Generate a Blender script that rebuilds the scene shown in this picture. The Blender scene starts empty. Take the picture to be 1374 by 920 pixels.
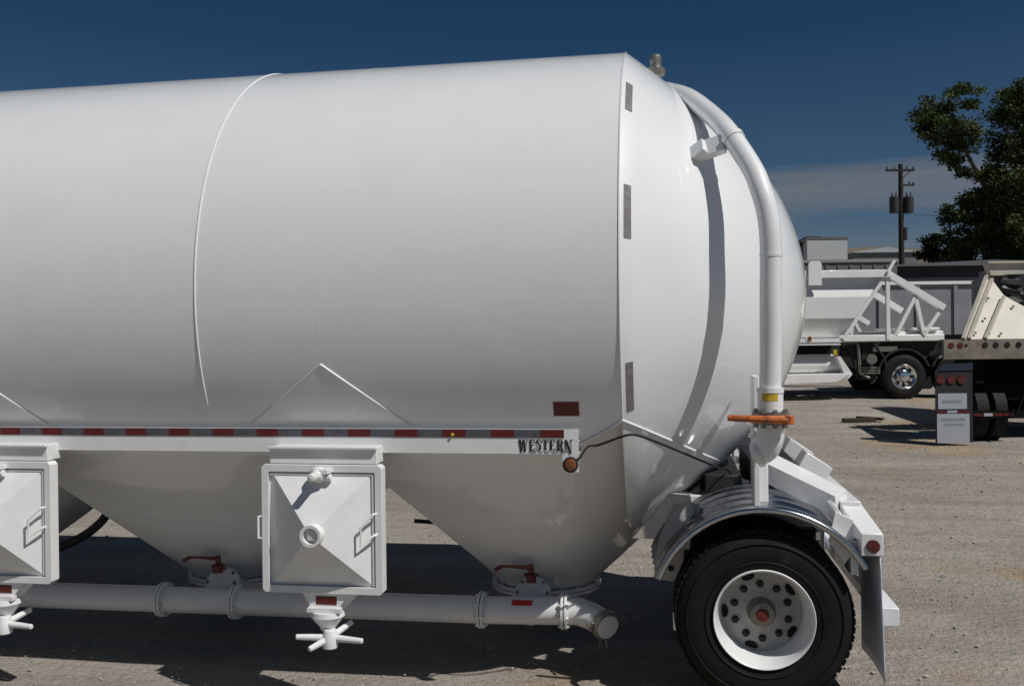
import bpy, bmesh, math, random
from mathutils import Vector, Matrix
R_ = math.radians
S = bpy.context.scene
COL = S.collection
random.seed(7)

# ------------------------------------------------------------------ camera
cam = bpy.data.cameras.new('camera'); co = bpy.data.objects.new('camera', cam); COL.objects.link(co); S.camera = co
yaw, pit, rol = .1663, -.0027, -.0118
cy, sy = math.cos(yaw), math.sin(yaw)
fw = Vector((-sy*math.cos(pit), cy*math.cos(pit), math.sin(pit)))
rr = Vector((cy, sy, 0)); uu = rr.cross(fw)
r2 = rr*math.cos(rol)+uu*math.sin(rol); u2 = -rr*math.sin(rol)+uu*math.cos(rol)
M = Matrix((r2, u2, -fw)).transposed().to_4x4(); M.translation = Vector((.2774, -7.0094, 2.2098))
co.matrix_world = M
cam.sensor_width = 36; cam.lens = 1260.2/1374*36; cam.clip_end = 5000; cam.clip_start = .05

# ------------------------------------------------------------------ light
SUN = Vector((.69, -.375, 1.0)).normalized()
el = math.asin(SUN.z); az = math.atan2(SUN.x, SUN.y)
w = bpy.data.worlds.new('World'); S.world = w; w.use_nodes = True
nt = w.node_tree; nt.nodes.clear()
def wn(t, **k):
    n = nt.nodes.new(t)
    for a, b in k.items(): setattr(n, a, b)
    return n
sky = wn('ShaderNodeTexSky', sky_type='NISHITA', sun_disc=False)
sky.sun_elevation = el; sky.sun_rotation = az; sky.altitude = 1400; sky.air_density = .8; sky.dust_density = .3; sky.ozone_density = 3.0
# polarised, deep sky: a per channel darkening of the blue, with thin cloud bands low down
tint = wn('ShaderNodeMix', data_type='RGBA', blend_type='MULTIPLY'); tint.inputs['Factor'].default_value = 1
tint.inputs['B'].default_value = (.23, .455, .54, 1)
nt.links.new(sky.outputs[0], tint.inputs['A'])
tc = wn('ShaderNodeTexCoord'); sep = wn('ShaderNodeSeparateXYZ'); nt.links.new(tc.outputs['Generated'], sep.inputs[0])
def wmath(op, a, b=None):
    n = wn('ShaderNodeMath', operation=op)
    for i, v in enumerate((a, b)):
        if v is None: continue
        if isinstance(v, (int, float)): n.inputs[i].default_value = v
        else: nt.links.new(v, n.inputs[i])
    return n.outputs[0]
mp = wn('ShaderNodeMapping'); mp.inputs['Scale'].default_value = (1.5, 1.5, 22)
nt.links.new(tc.outputs['Generated'], mp.inputs[0])
nz = wn('ShaderNodeTexNoise'); nz.inputs['Scale'].default_value = 2.2; nz.inputs['Detail'].default_value = 5
nt.links.new(mp.outputs[0], nz.inputs['Vector'])
ramp = wn('ShaderNodeValToRGB'); e = ramp.color_ramp.elements
e[0].position = .0; e[0].color = (0, 0, 0, 1); e[1].position = .55; e[1].color = (0, 0, 0, 1)
for p, v in ((.03, .95), (.09, .75), (.112, .45), (.126, .95), (.160, 1.), (.172, .2), (.30, .0)):
    q = e.new(p); q.color = (v, v, v, 1)
nt.links.new(wmath('ADD', sep.outputs['Z'], wmath('MULTIPLY', wmath('SUBTRACT', nz.outputs[0], .5), .03)), ramp.inputs[0])
cf = wmath('MULTIPLY', ramp.outputs[0], wmath('ADD', wmath('MULTIPLY', nz.outputs[0], .7), .25))
cm = wn('ShaderNodeMix', data_type='RGBA'); nt.links.new(cf, cm.inputs['Factor'])
nt.links.new(tint.outputs['Result'], cm.inputs['A']); cm.inputs['B'].default_value = (3.3, 3.35, 3.45, 1)
bg = wn('ShaderNodeBackground'); bg.inputs[1].default_value = .055
nt.links.new(cm.outputs['Result'], bg.inputs[0])
ow = wn('ShaderNodeOutputWorld'); nt.links.new(bg.outputs[0], ow.inputs[0])
sl = bpy.data.lights.new('sun', 'SUN'); sl.energy = 3.75; sl.angle = R_(.55); sl.color = (1, .97, .925)
so = bpy.data.objects.new('sun', sl); COL.objects.link(so); so.rotation_euler = SUN.to_track_quat('Z', 'Y').to_euler()
so.location = (8, -8, 12)
S.view_settings.view_transform = 'Standard'; S.view_settings.look = 'None'; S.view_settings.exposure = 0; S.view_settings.gamma = 1
S.render.engine = 'CYCLES'

# ------------------------------------------------------------------ materials
def mat(name, col, rough=.5, metal=0, coat=0, bump=0, bscale=40, var=0, vscale=6, spec=.5, dirt=None, dscale=3, dthr=.62, coatr=.06, emit=None):
    m = bpy.data.materials.new(name); m.use_nodes = True; t = m.node_tree; b = t.nodes['Principled BSDF']
    b.inputs['Base Color'].default_value = (*col, 1); b.inputs['Roughness'].default_value = rough; b.inputs['Metallic'].default_value = metal
    b.inputs['Coat Weight'].default_value = coat; b.inputs['Coat Roughness'].default_value = coatr; b.inputs['Specular IOR Level'].default_value = spec
    tcn = t.nodes.new('ShaderNodeTexCoord'); src = None
    def noise(sc, det=4, rg=.55):
        n = t.nodes.new('ShaderNodeTexNoise'); n.inputs['Scale'].default_value = sc; n.inputs['Detail'].default_value = det; n.inputs['Roughness'].default_value = rg
        t.links.new(tcn.outputs['Object'], n.inputs['Vector']); return n.outputs[0]
    if var:
        mr = t.nodes.new('ShaderNodeMapRange'); mr.inputs['From Min'].default_value = .3; mr.inputs['From Max'].default_value = .7
        mr.inputs['To Min'].default_value = 1-var; mr.inputs['To Max'].default_value = 1+var*.4
        t.links.new(noise(vscale), mr.inputs['Value'])
        mx = t.nodes.new('ShaderNodeMix'); mx.data_type = 'RGBA'; mx.blend_type = 'MULTIPLY'; mx.inputs['Factor'].default_value = 1
        mx.inputs['A'].default_value = (*col, 1); t.links.new(mr.outputs[0], mx.inputs['B']); src = mx.outputs['Result']
    if dirt:
        mr = t.nodes.new('ShaderNodeMapRange'); mr.inputs['From Min'].default_value = dthr; mr.inputs['From Max'].default_value = dthr+.12
        t.links.new(noise(dscale, 8, .65), mr.inputs['Value'])
        mx = t.nodes.new('ShaderNodeMix'); mx.data_type = 'RGBA'; t.links.new(mr.outputs[0], mx.inputs['Factor'])
        if src: t.links.new(src, mx.inputs['A'])
        else: mx.inputs['A'].default_value = (*col, 1)
        mx.inputs['B'].default_value = (*dirt, 1); src = mx.outputs['Result']
    if src: t.links.new(src, b.inputs['Base Color'])
    if bump:
        bn = t.nodes.new('ShaderNodeBump'); bn.inputs['Strength'].default_value = 1; bn.inputs['Distance'].default_value = bump
        t.links.new(noise(bscale), bn.inputs['Height']); t.links.new(bn.outputs[0], b.inputs['Normal'])
        t.links.new(bn.outputs[0], b.inputs['Coat Normal'])
    return m
WHITE = mat('tank_paint', (.755, .77, .78), .45, coat=1., bump=.005, bscale=1.5, var=.03, vscale=2.2, coatr=.05)
PAINT = mat('white_paint', (.74, .745, .745), .4, coat=.4, var=.05, vscale=9, dirt=(.5, .46, .4), dscale=7, dthr=.68)
PIPEP = mat('pipe_paint', (.72, .725, .72), .4, coat=.35, var=.05, vscale=5, dirt=(.42, .38, .32), dscale=6, dthr=.66)
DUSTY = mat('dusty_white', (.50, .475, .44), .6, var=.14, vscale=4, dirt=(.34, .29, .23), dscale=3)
DISC_SHADE = mat('wheel_disc_shade_grey', (.42, .41, .385), .55, var=.15, vscale=8, dirt=(.22, .17, .14), dscale=5, dthr=.6)  # rim shade put into the white disc's colour, with brown dirt blotches
BLACK = mat('black_rubber', (.014, .014, .015), .7, var=.3, vscale=12, bump=.001, bscale=60)
TYRE = mat('tyre_rubber', (.0095, .0092, .009), .7, var=.35, vscale=7, dirt=(.03, .025, .02), dscale=5, dthr=.62, bump=.0008, bscale=80, spec=.25)
DARK = mat('dark_steel', (.014, .014, .015), .6, var=.3, vscale=8)
STEEL = mat('polished_steel', (.50, .51, .53), .2, metal=1, var=.12, vscale=10, bump=.0006, bscale=9)
CHROME = mat('chrome', (.8, .8, .8), .16, metal=1)
CAST = mat('cast_metal', (.28, .27, .24), .45, metal=.7, var=.3, vscale=30)
RED = mat('red_reflector', (.105, .010, .012), .35, var=.15, vscale=20)
GREYT = mat('grey_reflector', (.085, .09, .10), .4, var=.3, vscale=25)
GREYH = mat('worn_grey_reflector', (.19, .18, .182), .5, var=.35, vscale=30, dirt=(.15, .10, .10), dscale=25, dthr=.6)
REDP = mat('red_paint', (.13, .016, .013), .5, var=.2, vscale=20)
REDS = mat('red_sticker', (.55, .02, .02), .5, var=.15, vscale=60)
ORANGE = mat('orange_paint', (.50, .125, .02), .5, dirt=(.25, .06, .02), dscale=20, dthr=.5)
YELLOW = mat('yellow_label', (.6, .42, .03), .5, var=.3, vscale=70)
AMBER = mat('amber_lens', (.17, .055, .015), .2, coat=.6)
REDL = mat('red_lens', (.085, .008, .008), .2, coat=.6)
LETTER = mat('black_lettering', (.012, .014, .014), .5)
BLUEG = mat('grey_lettering', (.22, .25, .28), .5)
HOLE = mat('dark_opening', (.006, .006, .006), .9)
WIRE = mat('cable_sheath', (.012, .012, .012), .5)
FLAP = mat('mud_flap_vinyl', (.56, .60, .68), .5, var=.06, vscale=3)

# ------------------------------------------------------------------ mesh helpers
class MB:
    def __init__(s): s.v = []; s.f = []; s.sm = []
    def add(s, vs, fs, smooth=False):
        o = len(s.v); s.v += [tuple(v) for v in vs]; s.f += [tuple(i+o for i in f) for f in fs]; s.sm += [smooth]*len(fs); return s
    def box(s, x0, x1, y0, y1, z0, z1):
        v = [(x, y, z) for x in (x0, x1) for y in (y0, y1) for z in (z0, z1)]
        return s.add(v, [(0, 1, 3, 2), (4, 6, 7, 5), (0, 4, 5, 1), (2, 3, 7, 6), (0, 2, 6, 4), (1, 5, 7, 3)])
    def obox(s, c, ax, half):   # oriented box: centre, three axis vectors, half sizes
        c = Vector(c); a = [Vector(q).normalized()*h for q, h in zip(ax, half)]
        v = [c+a[0]*i+a[1]*j+a[2]*k for i in (-1, 1) for j in (-1, 1) for k in (-1, 1)]
        return s.add(v, [(0, 1, 3, 2), (4, 6, 7, 5), (0, 4, 5, 1), (2, 3, 7, 6), (0, 2, 6, 4), (1, 5, 7, 3)])
    def bar(s, p, q, w_, h_, up=(0, 0, 1)):
        p = Vector(p); q = Vector(q); d = (q-p); L = d.length; d.normalize(); u = Vector(up)
        sd = d.cross(u)
        if sd.length < 1e-3: sd = d.cross(Vector((0, 1, 0)))
        sd.normalize(); u = sd.cross(d)
        return s.obox((p+q)/2, (d, sd, u), (L/2, w_/2, h_/2))
    def prism(s, pts, axis, a, b):   # polygon in the two other axes, extruded from a to b
        n = len(pts)
        def P(p, t):
            return {'x': (t, p[0], p[1]), 'y': (p[0], t, p[1]), 'z': (p[0], p[1], t)}[axis]
        v = [P(p, a) for p in pts]+[P(p, b) for p in pts]
        f = [tuple(range(n)), tuple(range(2*n-1, n-1, -1))]+[(i, (i+1) % n, n+(i+1) % n, n+i) for i in range(n)]
        return s.add(v, f)
    def tube(s, pts, r, n=14, caps=True, smooth=True):
        pts = [Vector(p) for p in pts]; m = len(pts); rs = r if isinstance(r, (list, tuple)) else [r]*m
        v = []; f = []; prev = None
        for i, p in enumerate(pts):
            d = (pts[min(i+1, m-1)]-pts[max(i-1, 0)]).normalized()
            if prev is None:
                a = d.cross(Vector((0, 0, 1)));
                if a.length < 1e-3: a = d.cross(Vector((0, 1, 0)))
            else: a = prev-d*prev.dot(d)
            a.normalize(); prev = a; b = d.cross(a)
            for k in range(n):
                t = 2*math.pi*k/n; v.append(p+(a*math.cos(t)+b*math.sin(t))*rs[i])
        for i in range(m-1):
            for k in range(n): f.append((i*n+k, i*n+(k+1) % n, (i+1)*n+(k+1) % n, (i+1)*n+k))
        s.add(v, f, smooth)
        if caps: s.add(v[:n], [tuple(range(n))]); s.add(v[-n:], [tuple(range(n-1, -1, -1))])
        return s
    def lathe(s, prof, o, ax=(0, 0, 1), n=32, smooth=True, a0=0, a1=2*math.pi, close=None):   # profile of (distance along axis, radius)
        o = Vector(o); d = Vector(ax).normalized(); a = d.cross(Vector((0, 0, 1)))
        if a.length < 1e-3: a = Vector((1, 0, 0))
        a.normalize(); b = d.cross(a); full = abs(a1-a0-2*math.pi) < 1e-6; N = n if full else n+1
        v = []; f = []
        for (t, r) in prof:
            for k in range(N):
                q = a0+(a1-a0)*k/n; v.append(o+d*t+(a*math.cos(q)+b*math.sin(q))*r)
        for i in range(len(prof)-1):
            for k in range(n):
                k2 = (k+1) % N; f.append((i*N+k, i*N+k2, (i+1)*N+k2, (i+1)*N+k))
        return s.add(v, f, smooth)
    def build(s, name, material, parent=None, bevel=0, seg=2, auto=35, weld=True):
        me = bpy.data.meshes.new(name); me.from_pydata(s.v, [], s.f); me.update()
        bm = bmesh.new(); bm.from_mesh(me)
        if weld: bmesh.ops.remove_doubles(bm, verts=bm.verts, dist=1e-5)
        bmesh.ops.recalc_face_normals(bm, faces=bm.faces)
        for fc in bm.faces: fc.smooth = True
        for ed in bm.edges:
            if len(ed.link_faces) == 2 and ed.calc_face_angle(0) > R_(auto): ed.smooth = False
        bm.to_mesh(me); bm.free()
        o = bpy.data.objects.new(name, me); COL.objects.link(o); me.materials.append(material)
        if bevel:
            md = o.modifiers.new('bevel', 'BEVEL'); md.width = bevel; md.segments = seg; md.limit_method = 'ANGLE'; md.angle_limit = R_(40)
        if parent: o.parent = parent
        return o
def tag(o, label=None, cat=None, group=None, kind=None):
    for k, v in (('label', label), ('category', cat), ('group', group), ('kind', kind)):
        if v: o[k] = v
    return o
def empty(name, loc=(0, 0, 0), rz=0):
    o = bpy.data.objects.new(name, None); COL.objects.link(o); o.location = loc; o.rotation_euler = (0, 0, rz); o.empty_display_size = .3; return o
def copy_tree(o, parent=None):
    c = o.copy(); COL.objects.link(c); c.parent = parent
    for ch in o.children: copy_tree(ch, c)
    return c

# ------------------------------------------------------------------ ground
def g(x, y):
    z = .05*max(0., y-2.)
    z = min(z, 1.3)
    if 0 < y < 4: z = .05*(y)**2/8 if y < 4 else z
    return z
mb = MB()
xs = [-900, -300, -100, -50, -25]+[-14+i*.25 for i in range(0, 161)]+[32, 45, 70, 120, 300, 900]
ys = [-300, -60, -20]+[-9+i*.25 for i in range(0, 160)]+[34, 40, 50, 70, 110, 200, 500, 1500]
from mathutils import noise as NZ
vv = []
for y in ys:
    for x in xs:
        h = .018*NZ.noise((x*.35, y*.8, 0))+.008*NZ.noise((x*1.3, y*1.3, 3)) if abs(x) < 30 and -9 < y < 31 else 0
        vv.append((x, y, g(x, y)+h-.012))
nx = len(xs)
mb.add(vv, [(j*nx+i, j*nx+i+1, (j+1)*nx+i+1, (j+1)*nx+i) for j in range(len(ys)-1) for i in range(nx-1)], True)
gm = bpy.data.materials.new('gravel_yard'); gm.use_nodes = True; t = gm.node_tree; b = t.nodes['Principled BSDF']; b.inputs['Roughness'].default_value = .95
b.inputs['Specular IOR Level'].default_value = .2
def gn(t_, **k):
    n = t.nodes.new(t_)
    for a, c in k.items(): setattr(n, a, c)
    return n
tcn = gn('ShaderNodeTexCoord')
def gnoise(sc, det, rough=.6, scale=(1, 1, 1)):
    m = gn('ShaderNodeMapping'); m.inputs['Scale'].default_value = scale; t.links.new(tcn.outputs['Object'], m.inputs[0])
    n = gn('ShaderNodeTexNoise'); n.inputs['Scale'].default_value = sc; n.inputs['Detail'].default_value = det; n.inputs['Roughness'].default_value = rough
    t.links.new(m.outputs[0], n.inputs['Vector']); return n.outputs[0]
def gramp(src, stops):
    r = gn('ShaderNodeValToRGB'); el_ = r.color_ramp.elements
    el_[0].position, el_[0].color = stops[0][0], (*stops[0][1], 1); el_[1].position, el_[1].color = stops[-1][0], (*stops[-1][1], 1)
    for p, c in stops[1:-1]: q = el_.new(p); q.color = (*c, 1)
    t.links.new(src, r.inputs[0]); return r.outputs[0]
def gmix(f, a, bb, mode='MIX'):
    m = gn('ShaderNodeMix', data_type='RGBA', blend_type=mode)
    if isinstance(f, float): m.inputs['Factor'].default_value = f
    else: t.links.new(f, m.inputs['Factor'])
    for k, v in (('A', a), ('B', bb)):
        if isinstance(v, tuple): m.inputs[k].default_value = (*v, 1)
        else: t.links.new(v, m.inputs[k])
    return m.outputs['Result']
base = gramp(gnoise(.5, 5, .6, (1, 2.2, 1)), [(.30, (.276, .249, .217)), (.5, (.336, .305, .268)), (.7, (.402, .370, .328))])
tracks = gramp(gnoise(1.1, 4, .6, (.22, 3.0, 1)), [(.36, (.88, .87, .86)), (.55, (1.0, 1.0, 1.0)), (.7, (1.07, 1.06, 1.04))])
c1 = gmix(1., base, tracks, 'MULTIPLY')
speck = gramp(gnoise(26, 3, .7), [(.30, (.58, .56, .55)), (.45, (.95, .95, .95)), (.6, (1.05, 1.05, 1.05)), (.74, (1.45, 1.42, 1.38))])
c2 = gmix(.6, c1, speck, 'MULTIPLY')
fine = gramp(gnoise(95, 2, .7), [(.32, (.62, .61, .6)), (.5, (1., 1., 1.)), (.7, (1.35, 1.33, 1.3))])
c3 = gmix(.8, c2, fine, 'MULTIPLY')
# tan dirt patch and some oily spots
patch = gramp(gnoise(.33, 4, .55), [(.56, (0, 0, 0)), (.64, (1, 1, 1))])
c4 = gmix(patch, c3, gmix(1., c3, (1.08, .94, .76), 'MULTIPLY'))
spots = gramp(gnoise(1.7, 5, .6, (1, 1.6, 1)), [(.70, (0, 0, 0)), (.76, (.7, .7, .7))])
c5 = gmix(spots, c4, (.09, .075, .06))
t.links.new(c5, b.inputs['Base Color'])
bn = gn('ShaderNodeBump'); bn.inputs['Distance'].default_value = .035; bn.inputs['Strength'].default_value = .9
add = gn('ShaderNodeMath', operation='ADD'); t.links.new(gnoise(28, 6, .65), add.inputs[0]); mu = gn('ShaderNodeMath', operation='MULTIPLY'); mu.inputs[1].default_value = 1.6
t.links.new(gnoise(6, 4, .6, (1, 1.6, 1)), mu.inputs[0]); t.links.new(mu.outputs[0], add.inputs[1])
t.links.new(add.outputs[0], bn.inputs['Height']); t.links.new(bn.outputs[0], b.inputs['Normal'])
tag(mb.build('ground', gm, weld=False), kind='structure')

STONE = mat('stone', (.44, .405, .355), .9, var=.35, vscale=3)
mb = MB()
ico = [(0, 0, 1), (.9, 0, .45), (.28, .85, .45), (-.72, .53, .45), (-.72, -.53, .45), (.28, -.85, .45), (.72, .53, -.45), (-.28, .85, -.45), (-.9, 0, -.45), (-.28, -.85, -.45), (.72, -.53, -.45), (0, 0, -1)]
icf = [(0, 1, 2), (0, 2, 3), (0, 3, 4), (0, 4, 5), (0, 5, 1), (1, 6, 2), (2, 6, 7), (2, 7, 3), (3, 7, 8), (3, 8, 4), (4, 8, 9), (4, 9, 5), (5, 9, 10), (5, 10, 1), (1, 10, 6), (6, 11, 7), (7, 11, 8), (8, 11, 9), (9, 11, 10), (10, 11, 6)]
for i in range(3600):
    y = -2.5+20*random.random()**1.4; x = random.uniform(-8, 3.5+y*.55)
    r = random.choice((.006, .008, .011, .016, .011, .008))*(1+.02*max(0, y))*random.uniform(.8, 1.3)
    a = random.random()*6.28; ca, sa = math.cos(a), math.sin(a); q = random.uniform(.6, 1)
    mb.add([(x+(ca*p[0]-sa*p[1]*q)*r, y+(sa*p[0]+ca*p[1]*q)*r, g(x, y)+.002+p[2]*r*.6) for p in ico], icf)
tag(mb.build('loose_stones', STONE, weld=False), 'loose grey stones scattered over the gravel yard', 'stones', kind='stuff')

# ------------------------------------------------------------------ tank trailer
TR = empty('tank_trailer', (0, 0, 0))
tag(TR, 'large glossy white dry bulk tank trailer with cone hoppers in the foreground', 'tank trailer')
RT, ZC = 1.727, 2.5256
MIDS = [-1.78, -4.2, -6.65, -9.0]
CUSP, ZLOW = 2.08, 1.50
def zcut(x):
    d = min(abs(x-m) for m in MIDS)
    z = ZLOW
    if x > -.66: z = max(z, ZLOW+.24*((x+.66)/.66)**1.9)
    return z
def ysurf(r, z): return math.sqrt(max(0, r*r-(z-ZC)**2))
xs = sorted(set([round(-9+i*.06, 4) for i in range(0, 150)]+MIDS+[0.]+[m+s*q for m in MIDS for s in (-1, 1) for q in (.02, .05) if m+s*q > -9]))
NA = 96; v = []
for x in xs:
    a = math.asin((zcut(x)-ZC)/RT); a0 = a; a1 = math.pi-a
    for k in range(NA+1):
        q = a0+(a1-a0)*k/NA; v.append((x, -RT*math.cos(q), ZC+RT*math.sin(q)))
mb = MB(); n = NA+1
mb.add(v, [(i*n+k, i*n+k+1, (i+1)*n+k+1, (i+1)*n+k) for i in range(len(xs)-1) for k in range(NA)], True)
mb.build('tank_shell', WHITE, TR)

HP = [(0, RT), (.012, 1.722), (.10, 1.655), (.25, 1.535), (.45, 1.375), (.65, 1.20), (.80, 1.05), (.92, .90), (1.03, .735), (1.12, .55), (1.18, .385), (1.22, .21), (1.235, 0.001)]
def head_r(x):
    for (a, ra), (b_, rb) in zip(HP, HP[1:]):
        if a <= x <= b_: return ra+(rb-ra)*(x-a)/(b_-a)
    return 0
# smooth the polyline with catmull-rom
def crom(P, m=6):
    out = []
    for i in range(len(P)-1):
        p0 = P[max(i-1, 0)]; p1 = P[i]; p2 = P[i+1]; p3 = P[min(i+2, len(P)-1)]
        for k in range(m):
            s = k/m; out.append(tuple(.5*((2*p1[j])+(-p0[j]+p2[j])*s+(2*p0[j]-5*p1[j]+4*p2[j]-p3[j])*s*s+(-p0[j]+3*p1[j]-3*p2[j]+p3[j])*s**3) for j in range(len(p1))))
    out.append(tuple(P[-1])); return out
prof = crom(HP[2:], 5); prof = HP[:2]+prof
def head_r(x):
    for (a, ra), (b_, rb) in zip(prof, prof[1:]):
        if a <= x <= b_: return ra+(rb-ra)*(x-a)/max(1e-9, b_-a)
    return 0
MB().lathe(prof, (0, 0, ZC), (1, 0, 0), 128).build('rear_head', WHITE, TR, auto=50)
MB().lathe([(-t_*.9, r_) for t_, r_ in prof], (-9, 0, ZC), (1, 0, 0), 64).build('front_head', WHITE, TR)
def zcrease(x): return 1.74-.52*x-.13*x*x
XEND = .74
def hopper(cx, xl, xr, rear=False, valley_l=1.10, valley_r=1.10, cyl=0.):
    top = []
    def side(sgn, rng):
        for x in rng: z = zcut(x); top.append((x, sgn*ysurf(RT, z), z))
    def mid(x, y0, y1, val, zc_=ZLOW):
        for k in range(1, 24):
            y = y0+(y1-y0)*(.5-.5*math.cos(math.pi*k/24)); top.append((x, y, val+(zc_-val)*(abs(y)/abs(y0))**1.8))
    N = 60
    side(-1, [xl+(min(xr, 0)-xl)*i/N for i in range(N+1)])
    ys_ = ysurf(RT, ZLOW)
    if rear:
        pts = []
        for i in range(1, 31):
            x = XEND*i/30; r_ = head_r(x); z = max(zcrease(x), ZC-r_+.0001); pts.append((x, ysurf(r_, z), z))
        for p in pts: top.append((p[0], -p[1], p[2]))
        for p in reversed(pts[:-1]): top.append(p)
    else: mid(xr, -ys_, ys_, valley_r)
    side(1, [min(xr, 0)-(min(xr, 0)-xl)*i/N for i in range(N+1)])
    mid(xl, ys_, -ys_, valley_l)
    m = len(top); bot = []; rb, zb = .37, .43
    sm = list(top)
    if rear:
        for _ in range(260):
            sm = [tuple((sm[i-1][j]+2*sm[i][j]+sm[(i+1) % m][j])/4 for j in range(3)) if (top[i][0] > -.75 and top[i][0] < .62) else sm[i] for i in range(m)]
    L = 14; v = []
    for lv in range(L+1):
        s = lv/L
        for p_, q_ in zip(top, sm):
            e_ = s**5; p = tuple(q_[j]*(1-e_)+p_[j]*e_ for j in range(3))
            a = math.atan2(p[1], p[0]-cx); bx, by = cx+rb*math.cos(a), rb*math.sin(a)
            dx, dy = p[0], p[1]
            x = bx+(dx-bx)*s; y = by+(dy-by)*s; z = zb+(p[2]-zb)*s
            v.append((x, y, z))
    h = MB(); h.add(v, [(l*m+i, l*m+(i+1) % m, (l+1)*m+(i+1) % m, (l+1)*m+i) for l in range(L) for i in range(m)], True)
    o = h.build('hopper', WHITE, TR, auto=28)
    fl = MB().lathe([(0, .30), (0, .405), (.022, .405), (.022, .36)], (cx, 0, .405), (0, 0, 1), 48)
    fl.lathe([(0, .30), (0, .405), (.02, .405), (.02, .30)], (cx, 0, .378), (0, 0, 1), 48)
    for k in range(20):
        a = k*math.pi/10+.1; fl.lathe([(0, 0), (0, .013), (.07, .013), (.07, 0)], (cx+.385*math.cos(a), .385*math.sin(a), .368), (0, 0, 1), 6, smooth=False)
    fl.build('flange', PIPEP, o)
    bw = MB().lathe([(0, .30), (-.06, .27), (-.12, .18), (-.16, .10)], (cx, 0, .38), (0, 0, 1), 40); bw.build('outlet_bowl', PIPEP, o)
    return top, o
tops = []
for args in ((-.66, -1.70, .7, True, 1.21, 1.1), (-3.1, -4.08, -1.70, False, 1.15, 1.21), (-5.45, -6.65, -4.08, False, 1.1, 1.15), (-7.9, -9.0, -6.65, False, 1.1, 1.1)):
    tp, hop = hopper(*args); tops.append((tp, hop))
hop3 = tops[0][1]; hop2 = tops[1][1]
# weld beads on the V creases, ring seams and rear corner
for m in MIDS[:3]:
    for sg in (-1, 1):
        mb = MB(); pts = [(m+sg*q, -ysurf(RT+.002, CUSP-.73*q), CUSP-.73*q) for q in [i*.022 for i in range(0, 22)]]
        mb.tube(pts, [(.0085 if sg > 0 else .006)-.00025*i for i in range(22)], 6); mb.build('crease_weld', WHITE, TR)
for m in MIDS[:3]:      # thin doubler plates under the V welds
    G = MB(); v = []; n_ = 16
    for i in range(n_+1):
        q_ = i/n_; z = CUSP-(CUSP-1.70)*q_; hw = .52*q_+.001
        v += [(m-hw+2*hw*j/4, -ysurf(RT+.0045, z), z) for j in range(5)]
    G.add(v, [(5*i+j, 5*i+j+1, 5*i+j+6, 5*i+j+5) for i in range(n_) for j in range(4)], True); G.build('gusset_plate', WHITE, TR)
def ring(x, a0, a1, r, rad=RT, mt=WHITE, name='weld_seam', nn=90, part=TR):
    pts = [(x, -rad*math.cos(a), ZC+rad*math.sin(a)) for a in [a0+(a1-a0)*i/nn for i in range(nn+1)]]
    return MB().tube(pts, r, 6).build(name, mt, part)
ring(-2.55, R_(-23.5), R_(200), .0062)
ring(-1.775, R_(-13), R_(190), .004, rad=RT-.0031)
ring(-5.1, R_(-20), R_(200), .008)
ring(.002, R_(-27), R_(207), .006)
# seam along the cone/head joint at the rear
tp = tops[0][0]; pts = [(p[0], p[1]-.002, p[2]) for p in tp if p[0] >= -.30 and p[1] < -.15]
MB().tube(pts, .010, 6).build('cone_weld', WHITE, TR)

# side rail with reflective tape
for s in (-1, 1):
    mb = MB()
    mb.box(-9, -.25, *sorted((s*1.57, s*1.562)), 1.545, 1.69)
    mb.box(-9, -.25, *sorted((s*1.562, s*1.40)), 1.545, 1.552)
    mb.box(-9, -.25, *sorted((s*1.5622, s*1.47)), 1.615, 1.623)
    mb.prism([(-.345, 1.545), (-.25, 1.545), (-.25, 1.44), (-.345, 1.455)], 'y', s*1.57, s*1.562)
    mb.build('side_rail', PAINT, TR)
reds = [(-3.96, -3.80)]
x = -.33
for i in range(19):
    x1 = -.335-i*.293; jit = 0
    MB().box(x1-.140+jit, x1+jit, -1.5735, -1.5712, 1.640, 1.687).build('red_reflector', RED, TR)
    MB().box(x1-.2925+jit, x1-.1402+jit, -1.5733, -1.5712, 1.640, 1.687).build('grey_reflector', GREYT, TR)
# big red reflector on the tank
def shell_patch(x0, x1, z0, z1, off=.003):
    m_ = MB(); n = 8; v = []
    for i in range(n+1):
        z = z0+(z1-z0)*i/n; y = -ysurf(RT+off, z); v += [(x0, y, z), (x1, y, z)]
    return m_.add(v, [(2*i, 2*i+1, 2*i+3, 2*i+2) for i in range(n)], True)
o = shell_patch(-.395, -.245, 1.765, 1.85).build('red_reflector', RED, TR); o['label'] = 'large square red reflector'
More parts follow.
